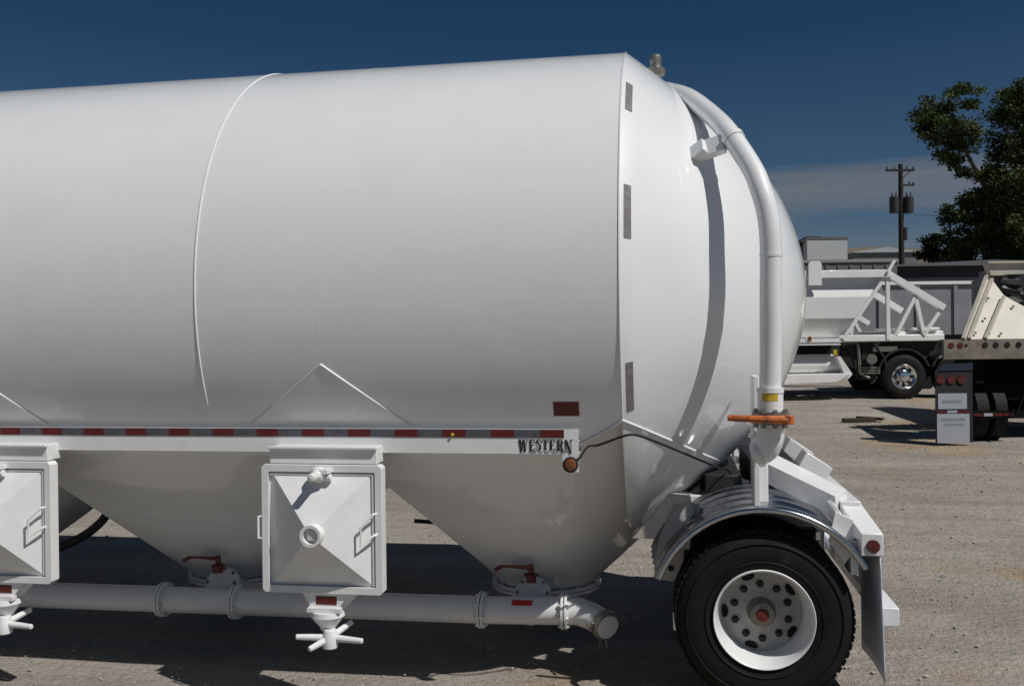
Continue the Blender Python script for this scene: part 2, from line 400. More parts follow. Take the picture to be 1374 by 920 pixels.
# marker lamp, lettering
ml = MB().lathe([(0, .001), (0, .046), (.014, .046), (.018, .036)], (-.298, -1.571, 1.485), (0, -1, 0), 24).build('marker_lamp', BLACK, TR)
MB().lathe([(.016, .036), (.028, .026), (.033, .001)], (-.298, -1.571, 1.485), (0, -1, 0), 24).build('lens', AMBER, ml)
yl = MB().lathe([(0, .001), (0, .011), (.010, .009), (.012, .001)], (-1.0, -1.574, 1.655), (0, -1, 0), 12).build('marker_dot', YELLOW, TR)
def text(name, s, x0, x1, z0, z1, y, material, parent, bold=0., rot=None, arch=0, slab=False):
    cu = bpy.data.curves.new(name, 'FONT'); cu.body = s; cu.size = 1; cu.offset = bold; cu.resolution_u = 3
    ob = bpy.data.objects.new(name, cu); COL.objects.link(ob); bpy.context.view_layer.update()
    me = bpy.data.meshes.new_from_object(ob.evaluated_get(bpy.context.evaluated_depsgraph_get()))
    bpy.data.objects.remove(ob); me.name = name
    X = [q.co.x for q in me.vertices]; Y = [q.co.y for q in me.vertices]; ax, bx, ay, by = min(X), max(X), min(Y), max(Y)
    for q in me.vertices:
        u_ = (q.co.x-ax)/(bx-ax); v_ = (q.co.y-ay)/(by-ay); zb_ = z0+arch*(1-(2*u_-1)**2)
        q.co = (x0+(x1-x0)*u_, y, zb_+(z1-zb_)*v_)
    o_ = bpy.data.objects.new(name, me); COL.objects.link(o_); me.materials.append(material); o_.parent = parent; return o_
# WESTERN in slab serif letters with an arched foot
def slab_word(x0, x1, z0, z1, y, arch):
    B = {}   # strokes per letter on a 0..1 box: polygons
    def st(a, b_, wa, wb=None):
        wb = wb or wa; return [(a[0]-wa/2, a[1]), (a[0]+wa/2, a[1]), (b_[0]+wb/2, b_[1]), (b_[0]-wb/2, b_[1])]
    rc = lambda a, b_, c, d: [(a, c), (b_, c), (b_, d), (a, d)]
    B['W'] = (1.5, [st((.27, 0), (.12, 1), .13, .26), st((.30, 0), (.45, 1), .09, .09), st((.66, 0), (.50, 1), .13, .24), st((.70, 0), (.88, 1), .09, .07), rc(-.02, .30, .92, 1), rc(.36, .66, .92, 1), rc(.76, 1.02, .92, 1)])
    B['E'] = (1., [rc(.12, .42, 0, 1), rc(0, .95, .9, 1), rc(0, .97, 0, .1), rc(.82, .95, .7, 1), rc(.85, .97, 0, .3), rc(.4, .68, .46, .55), rc(.62, .70, .36, .65)])
    B['S'] = (.85, [rc(.08, .9, .9, 1), rc(.05, .9, 0, .1), [(.05, .95), (.35, .95), (.42, .62), (.05, .62)], [(.05, .72), (.42, .72), (.95, .42), (.95, .2), (.72, .3)], [(.58, .05), (.92, .05), (.95, .42), (.62, .4)], rc(.80, .92, .68, .98), rc(.04, .14, .02, .34)])
    B['T'] = (1., [rc(.34, .66, 0, 1), rc(0, 1, .9, 1), rc(0, .12, .68, 1), rc(.88, 1, .68, 1), rc(.2, .8, 0, .09)])
    B['R'] = (1.1, [rc(.12, .40, 0, 1), rc(0, .75, .9, 1), rc(0, .52, 0, .09), rc(.4, .72, .45, .55), rc(.62, .88, .52, .94), [(.5, .5), (.78, .5), (1.0, 0), (.7, 0)], rc(.7, 1.04, 0, .08)])
    B['N'] = (1.2, [rc(.10, .2, 0, 1), rc(.80, .9, 0, 1), [(.04, 1), (.36, 1), (.94, 0), (.66, 0)], rc(0, .34, .92, 1), rc(0, .32, 0, .08), rc(.66, 1.04, .92, 1)])
    word = 'WESTERN'; gap = .1; tot = sum(B[c][0]+gap for c in word)-gap; m_ = MB(); cur = 0
    for ci, c in enumerate(word):
        wd = B[c][0]
        for k, pl in enumerate(B[c][1]):
            P = []
            for (a, q) in pl:
                u_ = (cur+a*wd)/tot; e_ = abs(2*u_-1)**2; zb_ = z0+arch*(1-e_)
                P.append((x0+(x1-x0)*u_, y-.0002*k-.00001*ci, zb_+(z1-zb_)*q))
            m_.add(P, [tuple(range(len(P)))])
        cur += wd+gap
    return m_
slab_word(-.603, -.288, 1.545, 1.629, -1.5738, .024).build('lettering', LETTER, TR, weld=False)
mb = MB()
for i, (a, b_) in enumerate(((-.535, -.50), (-.485, -.465), (-.45, -.425), (-.405, -.375), (-.36, -.34))):
    mb.box(a, b_, -1.5725, -1.5712, 1.553, 1.561)
mb.build('small_print', BLUEG, TR)

# grey tape strips on the rear head, just behind the seam
for a0, a1 in ((38.5, 48.5), (8.5, 19.5), (-25.6, -15.3)):
    m_ = MB(); v = []; n = 14
    for i in range(n+1):
        a = R_(a0+(a1-a0)*i/n)
        for xx in (.030, .070):
            r_ = head_r(xx)+.003; v.append((xx, -r_*math.cos(a), ZC+r_*math.sin(a)))
    m_.add(v, [(2*i, 2*i+1, 2*i+3, 2*i+2) for i in range(n)], True); m_.build('head_reflector', GREYH, TR)

# ---- access doors: pyramid lid in a frame
def door(dx):
    x0, x1, z0, z1, y = -2.15+dx, -1.40+dx, .72, 1.485, -1.68
    cx, cz = (x0+x1)/2, (z0+z1)/2
    D = MB(); D.box(x0+.045, x1-.045, y+.0, y+.05, z0+.045, z1-.045); D.build
    ix0, ix1, iz0, iz1 = x0+.062, x1-.062, z0+.05, z1-.05
    ap = (cx, y-.205, cz)
    D.add([(ix0, y-.002, iz0), (ix1, y-.002, iz0), (ix1, y-.002, iz1), (ix0, y-.002, iz1), ap], [(0, 1, 4), (1, 2, 4), (2, 3, 4), (3, 0, 4)])
    o = D.build('hatch_door', PAINT, TR, auto=10)
    F = MB()
    c_ = .018
    def rect(e, cc, yy): return [(x0+e+cc, yy, z0+e), (x1-e-cc, yy, z0+e), (x1-e, yy, z0+e+cc), (x1-e, yy, z1-e-cc), (x1-e-cc, yy, z1-e), (x0+e+cc, yy, z1-e), (x0+e, yy, z1-e-cc), (x0+e, yy, z0+e+cc)]
    P = rect(0, c_, y-.022)+rect(.044, .004, y-.022)+rect(0, c_, y+.055)+rect(.044, .004, y+.055)
    fs = []
    for i in range(8):
        j = (i+1) % 8; fs += [(i, j, 8+j, 8+i), (16+i, 24+i, 24+j, 16+j), (i, 16+i, 16+j, j), (8+i, 8+j, 24+j, 24+i)]
    F.add(P, fs); F.build('frame', PAINT, o, bevel=.007, seg=3)
    E2 = MB(); iw = .058
    for a_, b_, cz0, cz1 in ((x0+iw-.006, x1-iw+.006, z1-iw-.004, z1-iw+.006), (x1-iw-.004, x1-iw+.006, z0+iw-.006, z1-iw-.0042)): E2.box(a_, b_, y-.016, y-.003, cz0, cz1)
    E2.build('gasket_lip', PAINT, o)
    T = MB(); T.box(x0+.045, x1-.035, y+.002, y+.14, z1+.004, z1+.105)
    T.box(x0+.04, x1-.03, y-.022, y+.0015, z1+.09, z1+.108)
    T.build('hinge_box', PAINT, o, bevel=.005)
    MB().lathe([(.10, .001), (.10, .047), (.165, .047), (.165, .064), (-.02, .066)], (cx+.01, y-.06, cz), (0, -1, 0), 28).build('stub_pipe', PAINT, o)
    V = MB(); V.lathe([(0, .03), (.04, .045), (.08, .05), (.10, .026), (.18, .024), (.185, .001)], (cx+.005, y-.01, z1-.045), (0, -1, -.05), 10, smooth=False)
    V.box(cx-.02, cx+.075, y-.105, y-.02, z1-.045, z1-.015); V.lathe([(0, .001), (0, .022), (.14, .022), (.14, .001)], (cx-.06, y-.055, z1-.07), (1, 0, 0), 10)
    V.build('lid_clamp', PIPEP, o, bevel=.004)
    for sx, xe in ((-1, x0-.004), (1, x1-.03)):
        h = MB(); k = .07 if sx > 0 else .0
        h.tube([(xe, y-.03, cz+.10), (xe-k*.2, y-.055, cz+.10), (xe-.01-k, y-.085, cz+.03), (xe-.01-k, y-.085, cz-.08), (xe-k*.3, y-.055, cz-.03), (xe, y-.03, cz-.02)] if sx > 0 else
               [(xe, y-.02, cz+.07), (xe-.015, y-.03, cz+.07), (xe-.015, y-.03, cz-.06), (xe, y-.02, cz-.06)], .008, 8); h.build('handle', PIPEP, o)
    # lower bracket, bowl and cross grip
    K = MB(); K.prism([(cx-.13, z0-.002), (cx+.16, z0-.002), (cx+.10, z0-.085), (cx-.08, z0-.085)], 'y', y-.005, y+.03)
    K.box(cx-.085, cx+.12, y-.05, y-.0052, z0-.105, z0-.08); K.prism([(cx+.12, z0-.003), (cx+.21, z0-.003), (cx+.10, z0-.12), (cx+.07, z0-.10)], 'y', y+.031, y+.06)
    K.build('bracket', PAINT, o)
    MB().box(cx-.045, cx+.085, y-.0075, y-.0055, z0-.068, z0-.018).build('red_reflector', RED, o)
    W_ = MB(); W_.lathe([(0, .001), (0, .10), (-.03, .105), (-.09, .055), (-.12, .04), (-.12, .001)], (cx+.02, y+.02, z0-.106), (0, 0, 1), 22); W_.build('clamp_bowl', PAINT, o)
    G = MB(); c0 = Vector((cx+.05, y-.03, z0-.255))
    for d, L in (((1, -.12, -.02), .21), ((-1, -.25, .06), .20), ((.62, .9, .40), .17), ((-.72, -1, -.30), .15)):
        d = Vector(d).normalized(); G.tube([c0, c0+d*L*.5, c0+d*L], [.021, .019, .016], 10)
    G.lathe([(0, .001), (0, .045), (.06, .05), (.11, .035), (.11, .001)], c0+Vector((0, 0, -.06)), (0, 0, 1), 14)
    G.build('cross_grip', PAINT, o, bevel=.004)
    return o
d1 = door(0); d1['label'] = 'pyramid faced hatch door beside the last hopper'
d2 = door(-2.15); d2['label'] = 'pyramid faced hatch door cut by the left edge'

# ---- discharge pipe under the hoppers
PY = -.75
pp = MB().tube([(-9, PY, .365), (-3.3, PY, .374), (-1.0, PY, .382), (-.43, PY, .395)], .0915, 28).build('discharge_pipe', PIPEP, TR)
def pflange(x, z):
    m_ = MB()
    for dx in (-.020, .004): m_.lathe([(0, .085), (0, .122), (.016, .122), (.016, .085)], (x+dx, PY, z), (1, 0, 0), 30)
    for k in range(8):
        a = k*math.pi/4+.2; m_.lathe([(0, .001), (0, .011), (.07, .011), (.07, .001)], (x-.036, PY+.106*math.cos(a), z+.106*math.sin(a)), (1, 0, 0), 6, smooth=False)
    m_.build('flange', PIPEP, pp, bevel=.002)
for x, z in ((-3.34, .374), (-2.78, .376), (-1.0, .382), (-.435, .395), (-5.65, .37), (-5.05, .37)): pflange(x, z)
# tail elbow with cap and chain
MB().tube([(-.43, PY, .395), (-.34, PY, .395), (-.25, PY-.03, .372), (-.16, PY-.09, .342)], [.0915, .0915, .088, .084], 24).build('elbow', PIPEP, pp)
dcap = Vector((.62, -.74, -.22)).normalized(); cc = Vector((-.175, PY-.08, .347))
cp = MB().lathe([(0, .082), (0, .096), (.045, .098), (.052, .088), (.052, .080)], cc, dcap, 26).build('end_collar', CAST, pp)
MB().lathe([(.05, .081), (.062, .078), (.066, .04), (.066, .001)], cc, dcap, 24).build('end_cap', PIPEP, cp)
c = cc
for sgn in (-1, 1):
    m_ = MB(); sd = dcap.cross(Vector((0, 0, 1))).normalized()*sgn
    m_.tube([c+sd*.105-dcap*.04, c+sd*.125+dcap*.03, c+sd*.12+dcap*.06+Vector((0, 0, .05))], .010, 8); m_.build('cam_arm', CAST, cp)
    MB().tube([c+sd*.02+Vector((0, 0, -.09)), c+sd*.03+Vector((0, -.02, -.16))], .006, 6).build('keeper_chain', CAST, cp)
# tee bodies and butterfly valves with red levers
def valve(cx, sticker):
    m_ = MB(); m_.lathe([(-.06, .001), (-.06, .12), (-.045, .128), (0, .128), (.012, .11), (.012, .001)], (cx, PY+.11, .475), (0, -.78, .62), 26)
    m_.tube([(cx, PY, .38), (cx, PY+.30, .36), (cx, -.12, .30)], [.09, .10, .11], 20)
    o = m_.build('butterfly_valve', PIPEP, TR, bevel=.003)
    h = MB(); b0 = Vector((cx, PY+.06, .565))
    h.lathe([(0, .001), (0, .035), (.05, .035), (.055, .02), (.12, .018), (.12, .001)], b0, (0, 0, 1), 12)
    h.bar(b0+Vector((.01, 0, .105)), b0+Vector((-.20, -.05, .115)), .03, .014); h.bar(b0+Vector((.0, 0, .09)), b0+Vector((-.17, .05, .09)), .02, .012)
    h.tube([b0+Vector((-.19, -.05, .115)), b0+Vector((-.24, -.06, .09))], .014, 8)
    h.lathe([(0, .001), (0, .05), (.01, .05), (.01, .001)], b0+Vector((0, 0, .045)), (0, 0, 1), 10)
    h.build('lever', REDP, o)
    for k in range(8):
        m2 = MB(); a = k*math.pi/4; m2.lathe([(0, .001), (0, .012), (.02, .012), (.02, .001)], Vector((cx, PY+.11, .475))+Vector((.105*math.cos(a), .62*.105*math.sin(a), .78*.105*math.sin(a)))+Vector((0, -.78, .62))*.004, (0, -.78, .62), 6, smooth=False); m2.build('bolt', CAST, o)
    if sticker:
        s = MB(); v = []
        for i in range(6):
            a = R_(36+i*5.2)
            for xx in (cx-.115, cx+.025): v.append((xx, PY-.096*math.cos(a), .386+.096*math.sin(a)))
        s.add(v, [(2*i, 2*i+1, 2*i+3, 2*i+2) for i in range(5)], True); s.build('red_sticker', REDS, pp)
valve(-.67, True); valve(-2.95, False); valve(-5.3, False)
# aeration hose and lever glimpsed under the tank
MB().tube(crom([(-5.0, -.5, .62), (-4.62, -.45, .60), (-4.28, -.42, .70), (-4.05, -.40, .86), (-3.95, -.38, 1.05)], 6), .034, 12).build('hose', BLACK, TR)
lv = MB().bar((-1.72, .15, .80), (-1.50, .15, .79), .02, .03); lv.lathe([(-.04, .001), (-.04, .05), (.04, .05), (.04, .001)], (-1.45, .15, .77), (0, 1, 0), 12); lv.build('drain_valve', DARK, TR)

# wiring along the cone crease
MB().tube(crom([(-.29, -1.575, 1.50), (-.245, -1.576, 1.525), (-.20, -1.53, 1.585), (-.14, -1.50, 1.592), (.0, -1.525, 1.645), (.07, -1.52, 1.655), (.16, -1.455, 1.62), (.3, -1.29, 1.545), (.45, -1.06, 1.455), (.58, -.78, 1.37), (.66, -.6, 1.32), (.72, -.5, 1.2)], 5), .0075, 6).build('cable', WIRE, TR)

# ---- vent pipe on the head, valve and lever
VP = crom([(0.269, -0.25, 3.966), (0.416, -0.6, 3.822), (0.553, -0.9, 3.63), (0.647, -1.15, 3.453), (0.766, -1.33, 3.203), (0.809, -1.4, 3.063), (0.842, -1.43, 2.92), (0.856, -1.44, 2.734), (0.853, -1.43, 2.435), (0.853, -1.4, 2.1), (0.85, -1.39, 1.9)], 5)
vpo = MB().tube(VP, .063, 26).build('vent_pipe', WHITE, TR)
def along(P, d): return Vector(P).lerp(Vector(P), 0)
m_ = MB()
def clampring(i, w_=.03, r_=.070):
    p = Vector(VP[i]); d = (Vector(VP[i+1])-p).normalized(); m_.lathe([(-w_/2, .06), (-w_/2, r_), (w_/2, r_), (w_/2, .06)], p, d, 26)
clampring(16, .035); m_.build('clamp_ring', WHITE, vpo); m_ = MB(); clampring(36, .018, .066); m_.build('clamp_ring', WHITE, vpo); m_ = MB()
m_.lathe([(-.01, .06), (-.01, .078), (.02, .078), (.02, .06)], (.85, -1.39, 1.90), (0, 0, 1), 26)
m_.build('clamp_ring', WHITE, vpo)
# stand-off bracket between head and pipe
p = Vector(VP[16]); q = Vector((.445, -1.13, 3.345))
m_ = MB(); m_.bar(p+Vector((-.05, .0, -.02)), q+Vector((.0, .02, -.0)), .05, .12, up=(.4, .2, 1)); m_.bar(q+Vector((-.02, .03, -.02)), q+Vector((.07, -.03, .03)), .08, .10, up=(.4, .2, 1))
m_.build('standoff_bracket', WHITE, vpo, bevel=.006)
MB().tube([(.85, -1.39, 1.905), (.85, -1.39, 1.78)], .073, 26).build('pipe_collar', PAINT, vpo)
lb = MB(); v = []
for i in range(9):
    a = R_(-62+i*9-90+18)
    for z in (1.845, 1.89): v.append((.85+.0745*math.cos(a), -1.39+.0745*math.sin(a), z))
lb.add(v, [(2*i, 2*i+1, 2*i+3, 2*i+2) for i in range(8)], True); lb.build('yellow_label', YELLOW, vpo)
bv = MB().lathe([(-.03, .05), (-.03, .105), (-.012, .105), (-.012, .085), (.012, .085), (.012, .105), (.03, .105), (.03, .05)], (.85, -1.39, 1.745), (0, 0, 1), 26)
for k in range(8):
    a = k*math.pi/4+.2; bv.lathe([(-.055, .001), (-.055, .013), (.05, .013), (.05, .001)], (.85+.09*math.cos(a), -1.39+.09*math.sin(a), 1.745), (0, 0, 1), 6, smooth=False)
bvo = bv.build('ball_valve', CAST, TR)
h = MB(); h.tube([(.60, -1.50, 1.752), (.66, -1.51, 1.750), (.80, -1.52, 1.745), (.93, -1.51, 1.742), (.955, -1.49, 1.742)], [.018, .02, .022, .026, .02], 10)
h.lathe([(-.028, .001), (-.028, .034), (.022, .034), (.022, .001)], (.935, -1.50, 1.745), (0, 0, 1), 10, smooth=False); h.build('lever', ORANGE, bvo, bevel=.003)
el_ = MB().tube(crom([(.85, -1.39, 1.71), (.845, -1.385, 1.62), (.82, -1.36, 1.56), (.78, -1.33, 1.535)], 4), [.078]*13, 22)
el_.lathe([(0, .001), (0, .085), (.03, .085), (.03, .07)], (.765, -1.35, 1.53), (.6, .0, .2), 22); el_.build('elbow', PAINT, vpo)
# relief valve on top
rv = MB().tube([(.20, -.12, 3.98), (.20, -.12, 4.12)], .035, 14).build('relief_stub', PAINT, TR)
MB().lathe([(0, .03), (0, .065), (.02, .07), (.045, .07), (.05, .045), (.08, .04), (.10, .045), (.14, .04), (.15, .025), (.15, .001)], (.20, -.12, 4.115), (0, 0, 1), 12, smooth=False).build('relief_valve', CAST, rv)

# ---- running gear
def wheel(yo, side, full=True):   # yo: y of outer face; side -1 = faces the camera
    s = side; rootc = Vector((.8156, yo, .525)); out = Vector((0, s, 0))
    o = None
    tp_ = [(0.0-.04, .295), (-.012, .305), (.0, .33), (.004, .37), (.006, .42), (-.004, .47), (-.02, .50), (-.035, .515), (-.05, .5245)]
    back = [(-.24-(a+.012), r_) for a, r_ in tp_[::-1]]
    tt = MB().lathe(tp_+[(-.14, .528)]+back, rootc, out, 96)
    o = tt.build('wheel', TYRE, TR, auto=50)
    # tread grooves: lugs around the shoulders
    lg = MB()
    for k in range(64):
        a = 2*math.pi*k/64
        for yy, w_ in ((-.055, .028), (-.215, .028)):
            c_ = rootc+out*yy+Vector((math.cos(a), 0, math.sin(a)))*.522
            lg.obox(c_, ((-math.sin(a), 0, math.cos(a)), (0, 1, 0), (math.cos(a), 0, math.sin(a))), (.017, w_, .006))
    for yy in (-.10, -.135, -.17):
        lg.lathe([(yy-.012, .522), (yy-.012, .532), (yy+.012, .532), (yy+.012, .522)], rootc, out, 64)
    for r_ in (.345, .455): lg.lathe([(.002, r_-.004), (.0085, r_), (.002, r_+.004)], rootc, out, 72)
    lg.build('tread', TYRE, o)
    return o
def rim(parent, yo, s):
    rootc = Vector((.8156, yo, .525)); out = Vector((0, s, 0))
    rm = MB().lathe([(-.03, .288), (-.012, .300), (.004, .300), (.008, .296), (.006, .290), (-.008, .284), (-.03, .279), (-.06, .272), (-.10, .262), (-.16, .254), (-.190, .246)], rootc, out, 80)
    r_ = rm.build('rim', PAINT, parent, auto=60)
    MB().lathe([(-.190, .245), (-.200, .238), (-.207, .218), (-.203, .19), (-.195, .15), (-.195, .09), (-.19, .085), (-.195, .07), (-.185, .001)], rootc, out, 64).build('disc', DISC_SHADE, r_, auto=60)
    for k in range(10):
        a = R_(20+36*k); c_ = rootc+Vector((math.cos(a), 0, math.sin(a)))*.168
        MB().lathe([(-.195, .026), (-.185, .024), (-.18, .016), (-.16, .015), (-.16, .001)], c_, out, 6, smooth=False).build('lug_nut', DARK, r_)
    for k in range(5):
        a = R_(38-72*k); c_ = rootc+Vector((math.cos(a), 0, math.sin(a)))*.222+out*-.199; pts = []
        ra = Vector((math.cos(a), 0, math.sin(a))); ta = Vector((-math.sin(a), 0, math.cos(a)))
        m_ = MB(); v = [c_]+[c_+ta*.041*math.cos(q)+ra*.024*math.sin(q) for q in [2*math.pi*i/20 for i in range(20)]]
        m_.add(v, [(0, 1+i, 1+(i+1) % 20) for i in range(20)]); m_.build('hand_hole', HOLE, r_)
    hb = MB().lathe([(-.19, .088), (-.165, .085), (-.12, .08), (-.10, .07), (-.095, .036)], rootc, out, 24).build('hub', CAST, parent)
    MB().lathe([(-.096, .040), (-.08, .036), (-.075, .001)], rootc, out, 16).build('hub_cap', REDP, hb)
for s in (-1, 1):
    w1 = wheel(s*1.24, s); rim(w1, s*1.24, s); w1['label'] = 'outer dual wheel with white ten stud rim'
    w2 = wheel(s*.93, s)
MB().tube([(.8156, -1.05, .525), (.8156, 1.05, .525)], .07, 16).build('axle', DARK, TR)
# fender: ribbed polished half round
WX, WZ = .8156, .525
def fender(s):
    m_ = MB(); pr_ = []; n = 60
    for i in range(n+1):
        u_ = i/n; y = 1.27-.86*u_; rib = .014*max(0, math.sin(u_*2*math.pi*6))
        pr_.append((y, .668+.012*math.sin(math.pi*u_)+.05*u_+rib))
    v = []; NA_ = 48
    for y, r_ in pr_:
        for k in range(NA_+1):
            a = R_(159-(159-31)*k/NA_); v.append((WX+r_*math.cos(a), s*y, WZ+r_*math.sin(a)))
    q = NA_+1
    m_.add(v, [(i*q+k, i*q+k+1, (i+1)*q+k+1, (i+1)*q+k) for i in range(n) for k in range(NA_)], True)
    f = m_.build('fender', STEEL, TR, auto=70)
    m_ = MB(); m_.tube([(WX+.664*math.cos(R_(a)), s*1.275, WZ+.664*math.sin(R_(a))) for a in range(159, 29, -3)], .021, 12); m_.build('rolled_edge', STEEL, f)
    m_ = MB(); m_.box(WX+.30, WX+.325, *sorted((s*1.262, s*1.25)), WZ+.49, WZ+.535); m_.build('tab', PAINT, f)
fender(-1); fender(1)
# sub frame: longitudinal rails, upright plate, sloping side plates, rear crossmember
for s in (-1, 1):
    m_ = MB(); m_.box(-.15, 1.34, *sorted((s*.62, s*.52)), .97, 1.16)
    m_.build('frame_rail', PAINT, TR, bevel=.006)
    m_ = MB()
    m_.prism([(.16, .70), (.29, .68), (.35, .82), (.36, 1.0), (.42, 1.13), (.39, 1.21), (.28, 1.16), (.20, .96)], 'y', s*1.02, s*.99)
    m_.prism([(.03, .955), (.17, .955), (.30, 1.175), (.24, 1.20)], 'y', s*1.06, s*.95)
    m_.prism([(.24, 1.20), (.302, 1.177), (.40, 1.205), (.385, 1.235), (.27, 1.235)], 'y', s*1.08, s*.93)
    m_.bar((.42, s*.97, 1.0), (.42, s*.97, 1.17), .07, .05); m_.bar((.36, s*1.05, .90), (.375, s*1.05, 1.02), .06, .05)
    o = m_.build('hanger_bracket', DUSTY if s < 0 else PAINT, TR, bevel=.004)
    MB().lathe([(0, .001), (0, .018), (.004, .018), (.004, .001)], (.27, s*1.021, .765), (0, s, 0), 14).build('pin_hole', HOLE, o)
    # upright and sloping fender carrier
    m_ = MB()
    m_.box(.775, .86, *sorted((s*1.12, s*1.02)), 1.18, 1.47)
    m_.box(.765, .80, *sorted((s*1.24, s*1.02)), 1.20, 1.98)
    m_.build('upright_plate', PAINT, TR, bevel=.005)
    m_ = MB()
    A = [(.80, s*.68, 1.435), (.95, s*.48, 1.435), (1.37, s*.82, 1.245), (1.27, s*1.02, 1.235)]
    Bv = [(x, y, z-.12-.02*i) for i, (x, y, z) in enumerate(A)]
    m_.add(A+Bv, [(0, 1, 2, 3), (7, 6, 5, 4), (0, 3, 7, 4), (1, 5, 6, 2), (0, 4, 5, 1), (3, 2, 6, 7)])
    m_.obox((1.22, s*.42, 1.34), ((.75, s*-.1, -.5), (0, 1, 0), (.5, 0, .8)), (.10, .12, .06))
    m_.obox((1.27, s*1.10, 1.14), ((.55, 0, -.83), (0, 1, 0), (.83, 0, .55)), (.085, .07, .014))
    m_.build('fender_carrier', PAINT, TR, bevel=.005)
    m_ = MB(); m_.prism([(1.20, .99), (1.29, .86), (1.345, .93), (1.345, 1.12), (1.24, 1.17)], 'y', s*1.18, s*1.16)
    m_.box(1.32, 1.365, *sorted((s*1.20, s*1.0)), .80, 1.0); m_.build('flap_hanger', PAINT, TR, bevel=.003)
m_ = MB(); m_.box(1.36, 1.485, -1.30, 1.30, .935, 1.065); m_.box(1.30, 1.42, -1.0, 1.0, 1.066, 1.20)
A = [(1.36, -1.295, 1.067), (1.485, -1.295, 1.067), (1.42, -.92, 1.20), (1.29, -.92, 1.20)]
m_.add(A+[(x, y, 1.066-.05) for x, y, z in A], [(0, 1, 2, 3), (7, 6, 5, 4), (0, 4, 5, 1), (1, 5, 6, 2), (2, 6, 7, 3), (3, 7, 4, 0)])
xm = m_.build('rear_crossmember', PAINT, TR, bevel=.006)
MB().lathe([(0, .001), (0, .040), (.008, .038), (.012, .001)], (1.427, -1.301, .992), (0, -1, 0), 22).build('tail_lamp', REDL, xm)
for s in (-1, 1):
    m_ = MB(); v = []; n = 10; k_ = 8
    for i in range(n+1):
        for j in range(k_+1):
            u_ = i/n; w_ = j/k_; v.append((1.47+.015*math.sin(w_*3)*(u_)+.02*u_*(1-w_), s*(1.295-.57*w_), .93-.73*u_+.02*w_*u_))
    m_.add(v, [(i*(k_+1)+j, i*(k_+1)+j+1, (i+1)*(k_+1)+j+1, (i+1)*(k_+1)+j) for i in range(n) for j in range(k_)], True)
    o = m_.build('mud_flap', FLAP, TR); md = o.modifiers.new('thickness', 'SOLIDIFY'); md.thickness = .006
m_ = MB(); m_.box(1.505, 1.60, -1.16, 1.16, .49, .60)
m_.box(1.505, 1.56, -.5, -.42, .6, .93); m_.box(1.505, 1.56, .42, .5, .6, .93); m_.build('rear_bumper', PAINT, TR, bevel=.006)
# suspension air bags and dark plates added as deep shade
for s in (-1, 1):
    m_ = MB(); m_.lathe([(0, .001), (0, .10), (.04, .13), (.09, .10), (.13, .13), (.18, .13), (.22, .10), (.22, .001)], (1.12, s*.48, .72), (0, 0, 1), 24)
    m_.build('air_spring', BLACK, TR); MB().bar((.28, s*.55, .72), (1.2, s*.50, .58), .09, .09).build('trailing_arm', DARK, TR)
for q in ((.50, .74, -.62, .62, 1.02, 1.30), (.80, 1.10, -.50, .50, 1.17, 1.38)): MB().box(*q).build('shade_plate', DARK, TR, bevel=.01)  # added dark plates, coloured as the shade between head and fender
m_ = MB(); m_.tube([(.30, -.45, 1.03), (.30, .45, 1.03)], .12, 20); m_.build('air_tank', BLACK, TR)

# ------------------------------------------------------------------ background yard (local frames turned to the yard's row of trailers)
RZ = .1663
DW = mat('trailer_white', (.80, .795, .78), .45, coat=.2, var=.05, vscale=2, dirt=(.5, .46, .4), dscale=2.5, dthr=.70)
def place(name, lx, d, label, cat, zoff=0, group=None, rz=RZ):
    x = .2774+(-sy)*d+cy*lx; y = -7.0094+cy*d+sy*lx
    o = empty(name, (x, y, g(x, y)+zoff), rz); tag(o, label, cat, group); return o
def small_wheel(parent, x, y, r, wdt, rimmat, s=-1):
    o_ = MB().lathe([(-.03, r*.56), (0, r*.6), (.01, r*.75), (0, r*.92), (-.03, r), (-wdt+.03, r), (-wdt, r*.92), (-wdt, r*.5)], (x, y, r), (0, s, 0), 36).build('wheel', TYRE, parent)
    rm = MB().lathe([(0, r*.565), (.004, r*.55), (-.03, r*.5), (-.06, r*.42), (-.05, r*.3), (-.03, r*.25), (.02, r*.2), (.03, .001)], (x, y, r), (0, s, 0), 30)
    rm = rm.build('rim', rimmat, o_)
    hm = MB()
    for k in range(8):
        a = k*math.pi/4; hm.lathe([(0, .001), (0, r*.075), (.004, r*.075), (.004, .001)], (x+r*.38*math.cos(a), y+s*-.035, r+r*.38*math.sin(a)), (0, s, 0), 10)
    hm.build('hand_holes', HOLE, o_)
    return o_
# white bottom dump trailer
BD = place('bottom_dump_trailer', (1213-687)*.01762, 22.2, 'white bottom dump trailer with triangular truss rear frame behind the tank', 'trailer')
m_ = MB()
m_.add([(-6.5, .13, 2.88), (-.36, .13, 2.88), (-.72, .0, 2.42), (-6.5, .0, 2.42), (-6.5, .02, 1.92), (-1.12, .02, 1.92), (-6.5, .30, 1.42), (-1.52, .30, 1.42)],
       [(0, 1, 2, 3), (3, 2, 5, 4), (4, 5, 7, 6)])
m_.add([(-6.5, 2.4, 2.88), (-.36, 2.4, 2.88), (-1.52, 1.85, 1.42), (-6.5, 1.85, 1.42), (-6.5, .13, 2.88), (-.36, .13, 2.88), (-.72, .0, 2.42), (-1.12, .02, 1.92), (-1.52, .30, 1.42), (-6.5, .30, 1.42)], [(0, 1, 2, 3), (1, 5, 6, 7, 8, 2), (3, 2, 8, 9)])
o = m_.build('hopper_body', DW, BD, auto=12); md = o.modifiers.new('thick', 'SOLIDIFY'); md.thickness = .02; o.data.polygons.foreach_set('use_smooth', [False]*len(o.data.polygons))
